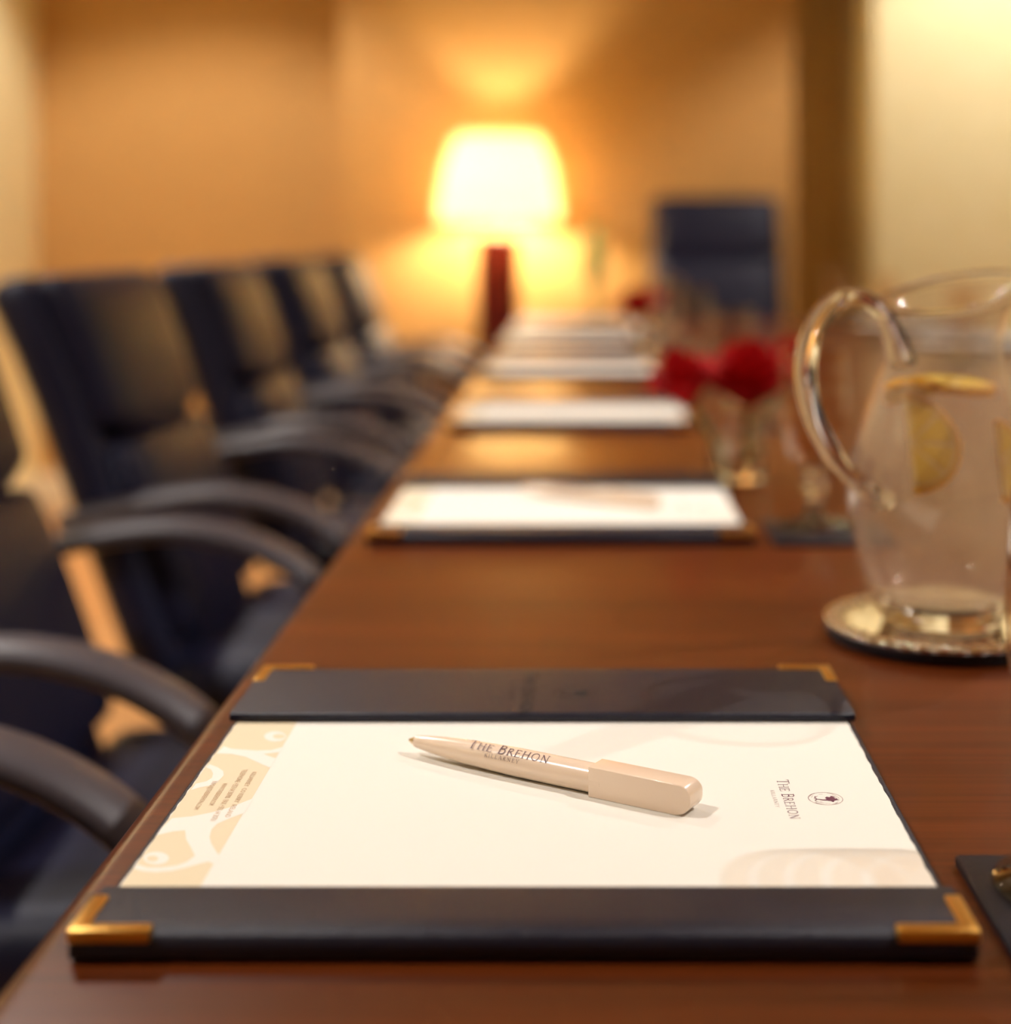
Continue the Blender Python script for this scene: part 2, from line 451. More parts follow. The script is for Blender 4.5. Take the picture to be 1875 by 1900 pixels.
def stroke_quads(strokes, sub=1):
    quads = []
    for pl, t in strokes:
        pts = []
        for a, b in zip(pl[:-1], pl[1:]):
            for k in range(sub): pts.append((a[0]+(b[0]-a[0])*k/sub, a[1]+(b[1]-a[1])*k/sub))
        pts.append(pl[-1])
        for a, b in zip(pts[:-1], pts[1:]):
            d = Vector((b[0]-a[0], b[1]-a[1]))
            if d.length < 1e-9: continue
            n = Vector((-d.y, d.x)).normalized()*t/2
            quads.append([(a[0]-n.x, a[1]-n.y), (b[0]-n.x, b[1]-n.y), (b[0]+n.x, b[1]+n.y), (a[0]+n.x, a[1]+n.y)])
    return quads
def fit_text(text, width, caps_h, small_h, space, condense=1.0):
    s, wd = serif_strokes(text, caps_h, small_h, space, condense)
    k = width/wd
    return [([(x*k-width/2, y) for x, y in pl], t) for pl, t in s]
def to_sheet(polys, X, Y, k=1.0):
    """local text frame (right, up) -> sheet: right = -y, up = +x"""
    return [[(X+v*k, Y-u*k) for u, v in p] for p in polys]
def logo_polys(k=1.0):
    """(text polys, small text polys, fine emblem polys, solid emblem polys) centred on the emblem-less text line, sheet frame"""
    t1 = stroke_quads(fit_text('THE BREHON', .045, .0052, .0042, .08))
    t1 = [[(u, v-.0021) for u, v in p] for p in t1]
    t2 = stroke_quads(fit_text('KILLARNEY', .0195, .0016, .0016, .25))
    t2 = [[(u, v-.0008-.0055) for u, v in p] for p in t2]
    e0 = .0158
    fine = stroke_quads([(arc(0, e0, .0072, .0072, 0, 360, 48), .00022)])
    rnd = random.Random(3)
    for i in range(26):
        a = rnd.uniform(0, 360); r = rnd.uniform(.0035, .0064); L = rnd.uniform(14, 40)
        c = math.radians(a+L/2)
        fine += stroke_quads([(arc(.0006*math.cos(c), e0+.0006*math.sin(c), r, r*rnd.uniform(.85, 1.1), a, a+L, 6), .00016)])
    # tree-like mass with a curved trunk
    crown = []
    for i in range(40):
        a = 2*PI*i/40; r = .0024*(1+.16*math.sin(5*a+.6)+.10*math.sin(9*a))
        crown.append((.0006+r*1.15*math.cos(a), e0+.0022+r*.98*math.sin(a)))
    trunk = [(.0018, e0+.002), (.0024, e0+.0004), (.0022, e0-.0014), (.0012, e0-.0030), (.0010, e0-.0042), (.0004, e0-.0042), (.0006, e0-.0028), (.0012, e0-.0012), (.0010, e0+.0008)]
    roots = stroke_quads([([(.0008, e0-.0036), (-.0010, e0-.0044), (-.0026, e0-.0040)], .0003), ([(.0008, e0-.0036), (.0024, e0-.0048), (.0034, e0-.0040)], .0003), ([(.0018, e0+.004), (.0014, e0+.0056)], .0004)])
    solid = [crown, trunk] + roots
    f = lambda P: [[(u*k, v*k) for u, v in p] for p in P]
    return f(t1), f(t2), f(fine), f(solid)

# ------------------------------------------------------------------ writing folder (leather blotter) and its pad
FX0, FX1, FD = -0.172, 0.132, 0.3165
def make_folder():
    r = empty('writing_folder')
    link('base_board', box_mesh('base_board', FX0, FX1, .001, FD-.001, 0, .0056, .0016, 2), M['leather_flap'], r)
    near = [(.0, .0020), (.0, .0062), (.0012, .0090), (.0042, .0106), (.0100, .0110), (.0380, .0102), (.0388, .0094), (.0388, .0078), (.0380, .0072), (.0060, .0072), (.0050, .0058), (.0020, .0004)]
    a = link('front_flap', prism_mesh('front_flap', near, 'x', FX0-.0004, FX1+.0004, .0005, 2), M['leather_flap'], r)
    far = [(FD, .0020), (FD, .0070), (FD-.0010, .0096), (FD-.0040, .0108), (FD-.010, .0112), (.2355, .0114), (.2340, .0106), (.2338, .0080), (.2350, .0072), (FD-.006, .0072), (FD-.005, .0058), (FD-.002, .0004)]
    b = link('rear_flap', prism_mesh('rear_flap', far, 'x', FX0-.0004, FX1+.0004, .0005, 2), M['leather_flap'], r)
    # blind-stamped mark on the rear flap
    t1, t2, fi, so = logo_polys(1.5)
    P = to_sheet(t1+t2+fi+so, -.0282, .2670)
    link('stamped_logo', print_mesh('stamped_logo', P, .01150), M['emboss'], b)
    # brass corners: L on top, folded over both outer edges
    for cx in (-1, 1):
        for cy in (-1, 1):
            X = FX0 if cx < 0 else FX1; Y = 0 if cy < 0 else FD
            ex, ey = -cx, -cy
            bm = bmesh.new()
            o = .0009; zt, zb = .0119, .0072
            def L(w, la, lb): return [(X-ex*o, Y-ey*o), (X+ex*la, Y-ey*o), (X+ex*la, Y+ey*w), (X+ex*w, Y+ey*w), (X+ex*w, Y+ey*lb), (X-ex*o, Y+ey*lb)]
            P2 = L(.0050, .0268, .0275)
            hi = [bm.verts.new((x, y, zt)) for x, y in P2]; lo = [bm.verts.new((x, y, zb)) for x, y in P2]
            bm.faces.new(hi); bm.faces.new(lo)
            for i in range(6): bm.faces.new((hi[i], hi[(i+1) % 6], lo[(i+1) % 6], lo[i]))
            bmesh.ops.recalc_face_normals(bm, faces=bm.faces[:])
            bmesh.ops.bevel(bm, geom=bm.edges[:], offset=.0009, segments=3, profile=.5, affect='EDGES')
            me = bpy.data.meshes.new('brass_corner'); bm.to_mesh(me); bm.free(); finish(me, True, 40)
            link('brass_corner', me, M['brass'], r)
    return r

def sheet_px(px, py):
    """photo pixel on the nearest sheet -> sheet coordinates (X, Y from the folder's near edge)"""
    d = .238*F_PX/(py-VY); return ((px-VX)*d/F_PX, d-.514)
PAD_Z = .0068
def make_pad():
    r = empty('notepad')
    x0, x1, y0, y1 = -.1688, .1285, .030, .2440
    rnd = random.Random(5)
    def edge(x, s):        # faintly wavy deckle at both short ends
        return [(x+s*rnd.uniform(-.0003, .0003), y0+(y1-y0)*i/40) for i in range(41)]
    ol = edge(x1, 1) + edge(x0, 1)[::-1]
    link('paper_block', prism_mesh('paper_block', ol, 'z', .0056, PAD_Z), M['paper'], r)
    Z = PAD_Z+.00006
    z = lambda L: [sheet_px(220+a/5.515, 1340+b/5.515) for a, b in L]
    band_x = -.1688+.0292
    band = [(-.1686, y0), (band_x, y0), (band_x, y1), (-.1686, y1)]
    link('printed_band', print_mesh('printed_band', [band], Z), M['print_beige'], r)
    curls = [
     z([(1075, 265), (1150, 290), (1400, 310), (1560, 305), (1720, 270), (1665, 325), (1480, 345), (1560, 375), (1615, 390), (1545, 485), (1440, 440), (1300, 375), (1150, 345), (1000, 340)]),
     z([(930, 450), (1010, 480), (1070, 520), (1075, 565), (1010, 635), (930, 670), (830, 690), (740, 715), (790, 650), (900, 625), (955, 590), (965, 545), (945, 505), (890, 480)]),
     z([(545, 1005), (750, 985), (950, 945), (1150, 890), (1300, 830), (1380, 800), (1290, 950), (1150, 1000), (1010, 1060), (950, 1120), (930, 1200), (950, 1270), (1000, 1350), (1040, 1390), (985, 1480), (920, 1450), (840, 1470), (700, 1510), (550, 1545), (380, 1560), (250, 1550), (140, 1520), (190, 1480), (300, 1510), (450, 1510), (600, 1490), (700, 1450), (780, 1390), (740, 1310), (690, 1220), (680, 1130), (560, 1140), (390, 1180), (440, 1110)]),
    ]
    def ring(cx, cy, rx, ry, ix, iy, irx, iry):
        A = z(arc(cx, cy, rx, ry, 0, 360, 24)); B = z(arc(ix, iy, irx, iry, 0, 360, 24))
        return [[A[i], A[i+1], B[i+1], B[i]] for i in range(24)]
    curls += ring(385, 1415, 130, 65, 345, 1420, 60, 30) + ring(1600, 165, 112, 52, 1640, 165, 62, 24)
    clip = lambda P: [[(min(max(x, -.1686), band_x+.0006), min(max(y, y0), y1)) for x, y in p] for p in P]
    link('printed_curls', print_mesh('printed_curls', clip(curls), Z+.00005), M['paper'], r)
    for text, X, Ya, Yb, h in (('KILLARNEY  CO KERRY  IRELAND', -.1462, .165, .112, .0022), ('TELEPHONE +353 64 30700  FAX +353 64 30701', -.1512, .168, .108, .0024),
                               ('WWW.THEBREHON.COM', -.1560, .151, .125, .0022), ('INFO@THEBREHON.COM', -.1610, .1535, .1204, .0022)):
        cu = bpy.data.curves.new('address_line', 'FONT'); cu.body = text; cu.size = 1.0; cu.resolution_u = 2
        tmp = bpy.data.objects.new('address_line', cu); COL.objects.link(tmp)
        bpy.context.view_layer.update()
        me = bpy.data.meshes.new_from_object(tmp); bpy.data.objects.remove(tmp)
        wd = max(v.co.x for v in me.vertices); k = (Ya-Yb)/wd
        for v in me.vertices:
            u, q = v.co.x*k, v.co.y*h/.72
            v.co = (X+q, Ya-u, Z+.00010)
        link('address_line', me, M['print_text'], r)
    t1, t2, fi, so = logo_polys(1.0)
    Yc = .647-.514
    link('printed_name', print_mesh('printed_name', to_sheet(t1, .0861, Yc), Z), M['print_plum'], r)
    link('printed_town', print_mesh('printed_town', to_sheet(t2, .0861, Yc), Z), M['print_plum_light'], r)
    em = link('printed_emblem', print_mesh('printed_emblem', to_sheet(so, .0861, Yc), Z+.00004), M['print_plum'], r)
    link('emblem_lines', print_mesh('emblem_lines', to_sheet(fi, .0861, Yc), Z), M['print_plum_light'], em)
    return r

folder0, pad0 = make_folder(), make_pad()
FOLD = [(0.0, .514), (.002, 1.208), (.004, 1.915), (-.006, 2.615), (-.010, 3.320), (-.010, 4.030)]
FL = ['open leather writing folder with brass corners, nearest the camera and in sharp focus',
      'leather writing folder second from the camera, just beyond the sharp one',
      'leather writing folder third from the camera, level with the goldening table reflection',
      'leather writing folder fourth from the camera, blurred beyond the front roses',
      'leather writing folder fifth from the camera, beside the far single rose',
      'leather writing folder at the far end of the chair side, nearest the lamp']
FL[2] = 'leather writing folder third from the camera, beyond the lamp reflection on the table'
PL = ['cream letterhead notepad held in the nearest leather folder, under the sharp pen',
      'cream notepad in the second folder from the camera, blurred',
      'cream notepad in the third folder from the camera',
      'cream notepad in the fourth folder from the camera',
      'cream notepad in the fifth folder from the camera',
      'cream notepad in the sixth and farthest folder on the chair side']
for i, (dx, y) in enumerate(FOLD):
    for src, lab, cat, grp in ((folder0, FL[i], 'folder', 'leather writing folders along the table'), (pad0, PL[i], 'notepad', 'notepads in the folders')):
        o = src if i == 0 else copy_tree(src)
        o.location = (dx, y, T); tag(o, lab, cat, grp)
        o.rotation_euler = (0, 0, (0, .004, -.006, .005, 0, -.004)[i])
TCX = (TX0+TX1)/2
for j, (y, a, b) in enumerate(((3.63, 'leather writing folder across the table, the nearer one behind the jug', 'cream notepad in the nearer folder across the table, behind the jug'),
                               (4.34, 'leather writing folder across the table at its far end', 'cream notepad in the far-end folder across the table'))):
    for src, lab, cat, grp in ((folder0, a, 'folder', 'leather writing folders along the table'), (pad0, b, 'notepad', 'notepads in the folders')):
        o = copy_tree(src); o.location = (2*TCX, y, T); o.rotation_euler = (0, 0, PI); tag(o, lab, cat, grp)

# ------------------------------------------------------------------ pen
def make_pen():
    r = empty('ballpoint_pen')
    R0 = .0061; zc = R0
    prof = [(0, .0008), (.0011, .0009), (.0014, .0040), (.0026, .0042), (.0034, .010), (.0044, .020), (.0052, .032), (.0057, .046), (R0, .060), (R0, .104), (0, .104)]
    me = lathe_mesh('barrel', [(a, b) for a, b in prof[3:]], 40); me.transform(Matrix.Translation((0, 0, zc)) @ Matrix.Rotation(PI/2, 4, 'Y'))
    link('barrel', me, M['pen'], r)
    me = lathe_mesh('tip', [(0, 0), (.0006, .0003), (.0009, .0010), (.0024, .0045), (0, .0045)], 24); me.transform(Matrix.Translation((0, 0, zc)) @ Matrix.Rotation(PI/2, 4, 'Y'))
    link('tip', me, M['pen_tip'], r)
    h = .0128
    ol = [(.0985, 0), (.1370, 0)] + [(x, y) for x, y in arc(.1385, .0062, .0080, .0062, -90, 0, 8)[1:]] + [(x, y) for x, y in arc(.1405, h-.0046, .0060, .0046, 0, 90, 8)] + [(.0985, h)]
    link('clip_cap', prism_mesh('clip_cap', ol, 'y', -.0060, .0060, .0014, 4), M['pen'], r)
    def wrap(strokes, s0, elev):
        verts, faces = [], []
        for q in stroke_quads(strokes, 5):
            b = len(verts)
            for u, v in q:
                R = R0+.00012; a = math.radians(elev)+v/R0
                s = s0+u
                k = 1.0 if s > .058 else max(.0, 1-((.058-s)/.058)**2*.30)
                Rr = R*k if s < .058 else R
                verts.append((s, -math.cos(a)*Rr, zc+math.sin(a)*Rr))
            faces.append((b, b+1, b+2, b+3))
        return mesh_from('pen_lettering', verts, faces)
    link('lettering', wrap(fit_text('THE BREHON', .042, .0050, .0039, .10), .0565, 40), M['pen_ink'], r)
    link('lettering', wrap(fit_text('KILLARNEY', .0180, .0016, .0016, .30), .0545, 17), M['pen_ink'], r)
    return r
pen0 = make_pen()
pen0.location = (-.0800, .7040, T+PAD_Z); pen0.rotation_euler = (0, 0, math.atan2(-.0725, .1235))
tag(pen0, 'cream plastic ballpoint pen with dark lettering, lying on the nearest notepad', 'pen', 'pens on the notepads')
pen1 = copy_tree(pen0)
pen1.location = (-.0590, 1.4080, T+PAD_Z); pen1.rotation_euler = (0, 0, math.atan2(-.0770, .1180))
tag(pen1, 'cream pen lying blurred on the second notepad from the camera', 'pen', 'pens on the notepads')

# ------------------------------------------------------------------ goblets on leather coasters
def make_goblet():
    r = empty('water_goblet')
    # foot, knopped stem and a bowl, its tint bands added to streak its shadow with arcs
    foot = [(0, 0), (.0325, 0), (.0332, .0012), (.0325, .0026), (.0200, .0048), (.0090, .0078), (.0056, .0130), (.0050, .0210), (.0062, .0275), (.0100, .0310), (.0104, .0345), (.0066, .0385), (.0070, .0430)]
    bowl = [(.0130, .0490), (.0200, .0580), (.0250, .0700), (.0278, .0850), (.0285, .1000), (.0280, .1180), (.0270, .1340), (.0262, .1460)]
    bs = [(p.x, p.y) for p in spline([(a, b, 0) for a, b in bowl], 8)]
    link('foot_and_stem', lathe_mesh('foot_and_stem', foot + [(.0128, .0488), (0, .0500)], 48), M['glass'], r)
    outer = [(.0128, .0490)] + bs
    inner = [(.0256, .1464)] + [(a-.0011, b) for a, b in bs[::-1] if b > .060] + [(.0175, .0580), (.0100, .0530), (0, .0510)]
    link('bowl', lathe_mesh('bowl', outer+inner, 64), M['caustic_band_glass'], r)
    return r
def make_coaster():
    r = empty('leather_coaster')
    link('pad', box_mesh('coaster_pad', -.048, .048, -.048, .048, 0, .0046, .0014, 2), M['leather'], r)
    return r
gob0, coa0 = make_goblet(), make_coaster()
ordn = ['nearest', 'second', 'third', 'fourth', 'fifth', 'sixth']
GO = [(.1835, .562)] + [(.190, y+.058) for _, y in FOLD[1:]]
for i, (x, y) in enumerate(GO):
    c = coa0 if i == 0 else copy_tree(coa0); c.location = (x+.008, y-.015, T)
    g = gob0 if i == 0 else copy_tree(gob0); g.location = (x, y, T+.0046)
    if i == 0:
        tag(c, 'square dark leather coaster at the bottom right corner beside the nearest folder', 'coaster', 'leather coasters')
        tag(g, 'stemmed glass goblet with only its foot showing at the bottom right edge', 'goblet', 'stemmed goblets')
    else:
        tag(c, f'dark leather coaster beside the {ordn[i]} folder from the camera', 'coaster', 'leather coasters')
        tag(g, f'stemmed glass goblet on a coaster beside the {ordn[i]} folder from the camera', 'goblet', 'stemmed goblets')
for j, (y, s) in enumerate(((2.86, 'nearest of the three seen through the jug'), (3.58, 'middle one of the three seen through the jug'), (4.28, 'farthest of the three seen through the jug'))):
    c = copy_tree(coa0); c.location = (2*TCX-.19, y, T); tag(c, f'dark leather coaster across the table, {s}', 'coaster', 'leather coasters')
    g = copy_tree(gob0); g.location = (2*TCX-.19, y, T+.0046); tag(g, f'stemmed goblet across the table, {s}', 'goblet', 'stemmed goblets')

# ------------------------------------------------------------------ water jug on a silver coaster
JX, JY = .2182, .935
cs = empty('jug_coaster', (JX, JY, T)); tag(cs, 'round silver coaster with dark underside beneath the water jug', 'coaster')
link('underside', lathe_mesh('underside', [(0, 0), (.0670, 0), (.0700, .0020), (.0706, .0080), (0, .0080)], 72), M['leather'], cs)
link('plate', lathe_mesh('plate', [(0, .0080), (.0690, .0080), (.0690, .0088), (.0600, .0096), (.0560, .0092), (0, .0092)], 72), M['hammered'], cs)
def gad(r, z, a):
    k = abs(math.sin(a*20)); return (r+.0016*k if r > .064 else r, z+.0018*k if z > .0095 else z)
link('rim', lathe_mesh('rim', [(.0600, .0094), (.0625, .0104), (.0660, .0108), (.0690, .0100), (.0698, .0084), (.0640, .0082)], 264, True, gad, 180), M['silver'], cs)

HAZ = math.radians(180+37)            # handle points left and towards the camera
SAZ = HAZ-PI                          # spout on the other side
def spout(r, z, a):
    d = math.cos(a-SAZ)
    s = max(0.0, d)**3
    k = max(0.0, min(1.0, (z-.165)/.030))
    k2 = max(0.0, min(1.0, (z-.150)/.045))
    back = max(0.0, -d)
    return (r+.020*s*k*k, z+(.030*(0.5+0.5*d)**1.6)*k2*k2)
JB = .0094
jug = empty('water_jug', (JX, JY, T+JB)); tag(jug, 'clear glass jug of iced water with lemon slices, standing on the silver coaster', 'jug')
outer = [(0, .0146), (.0340, .0146), (.0410, .0118), (.0408, .0108), (.0408, .0106), (.0445, .0160), (.0490, .0280), (.0522, .0420), (.0550, .0580), (.0566, .0740), (.0566, .0880), (.0548, .1020), (.0510, .1160), (.0460, .1290), (.0412, .1410), (.0375, .1530), (.0358, .1630), (.0362, .1720), (.0390, .1800), (.0430, .1862), (.0446, .1880)]
inner = [(.0446, .1898), (.0424, .1886), (.0376, .1812), (.0342, .1725), (.0337, .1630), (.0354, .1530), (.0390, .1412), (.0438, .1292), (.0487, .1162), (.0524, .1022), (.0542, .0880), (.0542, .0740), (.0526, .0584), (.0498, .0428), (.0464, .0290), (.0415, .0200), (.0340, .0168), (.0200, .0164), (0, .0162)]
link('jug_body', lathe_mesh('jug_body', [q for q in outer+inner if q[1] < .1875], 96, False, spout, 70), M['jug_glass'], jug)
def rim_ring(r, z, a):
    rr, zz = spout(.0446, .1885, a); return (rr+(r-.0446)*1.0, zz+(z-.1885))
link('rim', lathe_mesh('rim', [(.0446+.0024*math.cos(2*PI*k/10), .1885+.0024*math.sin(2*PI*k/10)) for k in range(10)], 96, True, rim_ring), M['glass'], jug)
link('jug_foot', lathe_mesh('jug_foot', [(0, .0016), (.0290, .0016), (.0345, .0006), (.0360, .0020), (.0368, .0050), (.0390, .0085), (.0400, .0120), (.0330, .0140), (0, .0142)], 22, False, None, 10), M['glass'], jug)
def hpt(rad, z): return Vector((math.cos(HAZ)*rad, math.sin(HAZ)*rad, z-JB))
hp = spline([hpt(.0350, .168), hpt(.0440, .186), hpt(.0600, .203), hpt(.0850, .2085), hpt(.1080, .194), hpt(.1170, .169), hpt(.1110, .143), hpt(.0960, .120), hpt(.0780, .104), hpt(.0640, .095), hpt(.0535, .088)], 8)
link('handle', sweep_mesh('handle', hp, .0075, .0052, (-math.sin(HAZ), math.cos(HAZ), 0), 20, 2.2, lambda t: 1.0+.35*max(0, (t-.85)/.15)+.25*max(0, (.1-t)/.1)), M['glass'], jug)
WZ = .1440
wi = [(.0002, .0164)] + [(r-.0004, z+.0004) for r, z in inner[::-1][1:] if z < WZ-.002]
wi = [(0, .0166)] + wi[1:] + [(.0376, WZ-.0006), (.0370, WZ), (0, WZ)]
link('water', lathe_mesh('water', wi, 64, False, None, 70), M['water'], jug)

def lemon_slice(name, half, R=.0290, th=.0052):
    """slice in the local xy plane, thickness along z; half: only y>0 ... a half moon"""
    r = empty(name)
    a0, a1 = (0, 180) if half else (0, 360)
    n = 24 if half else 44
    def ringsec(ri, ro, t, mname, m, part):
        verts, faces = [], []
        A = [math.radians(a0+(a1-a0)*i/n) for i in range(n+1)]
        for a in A:
            for (rr, zz) in ((ri, -t/2), (ro, -t/2*.8), (ro, t/2*.8), (ri, t/2)):
                verts.append((rr*math.cos(a), rr*math.sin(a), zz))
        for i in range(n):
            for k in range(4):
                k2 = (k+1) % 4
                faces.append((i*4+k, i*4+k2, i*4+4+k2, i*4+4+k))
        if half: faces += [(0, 1, 2, 3), (n*4+3, n*4+2, n*4+1, n*4)]
        me = mesh_from(mname, verts, faces); finish(me, True, 40); link(part, me, m, r)
    ringsec(R*.905, R, th, 'rind', M['lemon_rind'], 'rind')
    ringsec(R*.86, R*.905, th*.96, 'pith', M['lemon_pith'], 'pith')
    segs = 4 if half else 9
    for s in range(segs):
        b0 = a0+(a1-a0)*s/segs+2.5; b1 = a0+(a1-a0)*(s+1)/segs-2.5
        mid = math.radians((b0+b1)/2); off = R*.05
        ol = [(math.cos(mid)*off, math.sin(mid)*off)] + arc(0, 0, R*.855, R*.855, b0, b1, 6)
        link('flesh_segment', prism_mesh('flesh_segment', ol, 'z', -th*.46, th*.46, .0006, 1), M['lemon_flesh'], r)
    # thin membrane disc between the segments
    ol = arc(0, 0, R*.89, R*.89, a0, a1, n)
    if not half: ol = ol[:-1]
    link('membrane', prism_mesh('membrane', ol, 'z', -th*.36, th*.36), M['lemon_pith'], r)
    return r
def place(o, loc, rot, label, tilt=0):
    o.location = loc; o.rotation_euler = (Matrix.Rotation(math.radians(-tilt), 3, 'X') @ Euler(rot).to_matrix()).to_euler(); tag(o, label, 'lemon slice', 'lemon slices in the jug')
z0 = T+JB
h1 = lemon_slice('lemon_slice', True, .0305)
h2 = lemon_slice('lemon_slice', True, .028)
f1 = lemon_slice('lemon_slice', False, .0250)
f2 = lemon_slice('lemon_slice', True, .0200)
# half moon standing upright near the camera side, cut edge to the left
place(h1, (JX-.0265, JY-.032, z0+.1120), (PI/2, PI/2, .10), 'half-moon lemon slice standing upright in the jug, cut edge to the left', 30)
place(h2, (JX+.0310, JY-.0150, z0+.1000), (PI/2, PI*.5+.1, .45), 'half-moon lemon slice in the jug cut off by the right edge of the picture', 38)
place(f1, (JX+.0085, JY+.0055, z0+WZ-.0010), (.10, .03, .4), 'round lemon slice floating flat on the water in the jug')
place(f2, (JX-.0170, JY-.0080, z0+WZ-.0062), (.55, .25, 2.4), 'small lemon piece floating at the left side of the jug, by the handle')

# ------------------------------------------------------------------ roses in glass vases
def petal(R, ht, curl, a, tilt, wide):
    """a curved petal patch around a bloom axis"""
    verts, faces = [], []; nu, nv = 7, 6
    for j in range(nv+1):
        t = j/nv
        for i in range(nu+1):
            u = (i/nu-.5)*2
            wdt = wide*math.sin(PI*min(.96, .18+.68*t))
            aa = a+u*wdt
            rr = R*(.20+.80*math.sin(t*PI*.55))*(1+tilt*t*t)+curl*max(0, t-.72)*R*(1+.5*u*u)
            zz = ht*(t-.10*t*t*(u*u)) - curl*ht*max(0, t-.75)*1.0
            verts.append((rr*math.cos(aa), rr*math.sin(aa), zz))
    for j in range(nv):
        for i in range(nu):
            k = j*(nu+1)+i; faces.append((k, k+1, k+nu+2, k+nu+1))
    return verts, faces
def rose_bloom(R, H_, seed):
    rnd = random.Random(seed); V, Fc = [], []
    layers = [(.16, 1.0, 3, 1.6, 0, 0), (.32, 1.0, 4, 1.2, .05, 0), (.52, .97, 5, 1.0, .12, .25), (.74, .88, 6, .85, .25, .5), (.95, .72, 7, .75, .42, .75), (1.08, .55, 7, .72, .62, .8)]
    for (q, hh, n, wd, tilt, curl) in layers:
        for k in range(n):
            a = 2*PI*k/n+rnd.uniform(0, .6)+q*7
            v, f = petal(R*q*.80, H_*hh*rnd.uniform(.94, 1.06), curl*.35, a, tilt, wd)
            b = len(V); V += v; Fc += [tuple(x+b for x in t) for t in f]
    me = mesh_from('bloom', V, Fc); finish(me, True, 180); return me
def leaf_mesh(L, wd):
    verts, faces = [], []; n = 8
    for i in range(n+1):
        t = i/n; w_ = wd*math.sin(PI*t**.8)*.5
        zc = -.25*L*t*t
        verts += [(t*L, -w_, zc+w_*.35), (t*L, 0, zc), (t*L, w_, zc+w_*.35)]
    for i in range(n):
        for k in range(2): faces.append((i*3+k, i*3+k+1, i*3+k+4, i*3+k+3))
    me = mesh_from('leaf', verts, faces); finish(me, True, 180); return me
def rose(base, head, R, H_, seed, tiltv, label, leaf_dirs):
    r = empty('red_rose', base)
    h = Vector(head)-Vector(base)
    b = link('bloom', rose_bloom(R, H_, seed), M['rose'], r, loc=h, rot=tiltv)
    p = spline([(0, 0, .004), (h.x*.35, h.y*.35, h.z*.45), (h.x, h.y, h.z+.004)], 8)
    st = link('stem', sweep_mesh('stem', p, .0022, .0022, (1, 0, 0), 8), M['stem'], r)
    me = leaf_mesh(R*.95, .009)
    for k in range(5):
        link('sepal', me, M['leaf'], b, loc=(0, 0, 0), rot=(0, -.55, 2*PI*k/5))
    for az, zz, L in leaf_dirs:
        t = zz
        pt = p[min(len(p)-1, int(t*len(p)))]
        link('leaf', leaf_mesh(L, L*.5), M['leaf'], st, loc=pt, rot=(0, -.5, az))
    tag(r, label, 'rose', 'red roses on the table'); return r
vase_me = lathe_mesh('vase_glass', [(0, 0), (.0255, 0), (.0270, .002), (.0278, .010), (.0284, .040), (.0290, .0740), (.0286, .0756), (.0276, .0752), (.0270, .040), (.0264, .0120), (.0245, .0090), (0, .0085)], 40)
vwat_me = lathe_mesh('vase_water', [(0, .0090), (.0240, .0094), (.0259, .0124), (.0266, .040), (.0268, .0480), (0, .0480)], 40)
def vase(loc, label, k=1.0):
    r = empty('glass_vase', loc); link('glass', vase_me, M['glass'], r); link('water', vwat_me, M['vase_water'], r)
    r.scale = (k, k, k*.85); tag(r, label, 'vase', 'flower vases'); return r
V1 = (.1530, 1.535, T)
vase(V1, 'small clear glass vase holding three red roses beside the second folder')
def at(px, py, d): return Vector(((px-VX)*d/F_PX, d, CAM_Z-(py-VY)*d/F_PX))
hA = at(1388, 752, 1.525); hB = at(1280, 752, 1.455); hC = at(1452, 722, 1.605)
rose((V1[0]+.006, V1[1]-.004, T+.0095), hA, .0430, .068, 1, (.12, 0, 0), 'largest red rose, in the middle of the front vase', [(2.6, .97, .035)])
rose((V1[0]-.012, V1[1]-.008, T+.0095), hB, .0250, .058, 2, (.10, -.30, 0), 'red rose leaning left over the rim of the front vase', [(3.4, .9, .026)])
rose((V1[0]+.004, V1[1]+.012, T+.0095), hC, .0250, .056, 3, (-.1, .2, 0), 'red rose at the right back of the front vase, nearest the jug handle', [(1.9, .95, .030)])
V2 = ((1196-VX)*3.17/F_PX, 3.17, T)
vase(V2, 'small clear glass vase holding the far single red rose')
hD = at(1188, 590, 3.165)
rose((V2[0]+.004, V2[1], T+.0095), hD, .0400, .066, 4, (.15, -.15, 0), 'far red rose alone in its vase, beyond the front roses', [(.5, .95, .045), (3.6, .92, .04)])

# ------------------------------------------------------------------ chairs
def tilted(me, px, pz, lean):
    me.transform(Matrix.Translation((px, 0, pz)) @ Matrix.Rotation(-lean, 4, 'Y')); return me
def cushion_mesh(name, wd, ht, th, bev, bulge=0.0, sag=0.0, top_roll=0.0):
    """upholstered panel: front faces +x, from z=0 to ht, y +-wd/2; bulged front"""
    bm = bmesh.new(); bmesh.ops.create_cube(bm, size=1.0)
    for v in bm.verts: v.co = Vector((v.co.x*th-th/2, v.co.y*wd, v.co.z*ht+ht/2))
    bmesh.ops.bevel(bm, geom=bm.edges[:], offset=bev, segments=4, profile=.5, affect='EDGES')
    bmesh.ops.subdivide_edges(bm, edges=[e for e in bm.edges if e.calc_length() > .08], cuts=7, use_grid_fill=True)
    for v in bm.verts:
        y, z = v.co.y/(wd/2), (v.co.z-ht/2)/(ht/2)
        q = max(0, 1-y*y)*max(0, 1-z*z)
        if v.co.x > -th/2: v.co.x += bulge*math.sqrt(q) if q > 0 else 0
        if sag and z < 0: v.co.z -= sag*(1-y*y)*(-z)
        if top_roll and z > .45: v.co.x -= top_roll*((z-.45)/.55)**2
    me = bpy.data.meshes.new(name); bm.to_mesh(me); bm.free(); finish(me, True, 80); return me
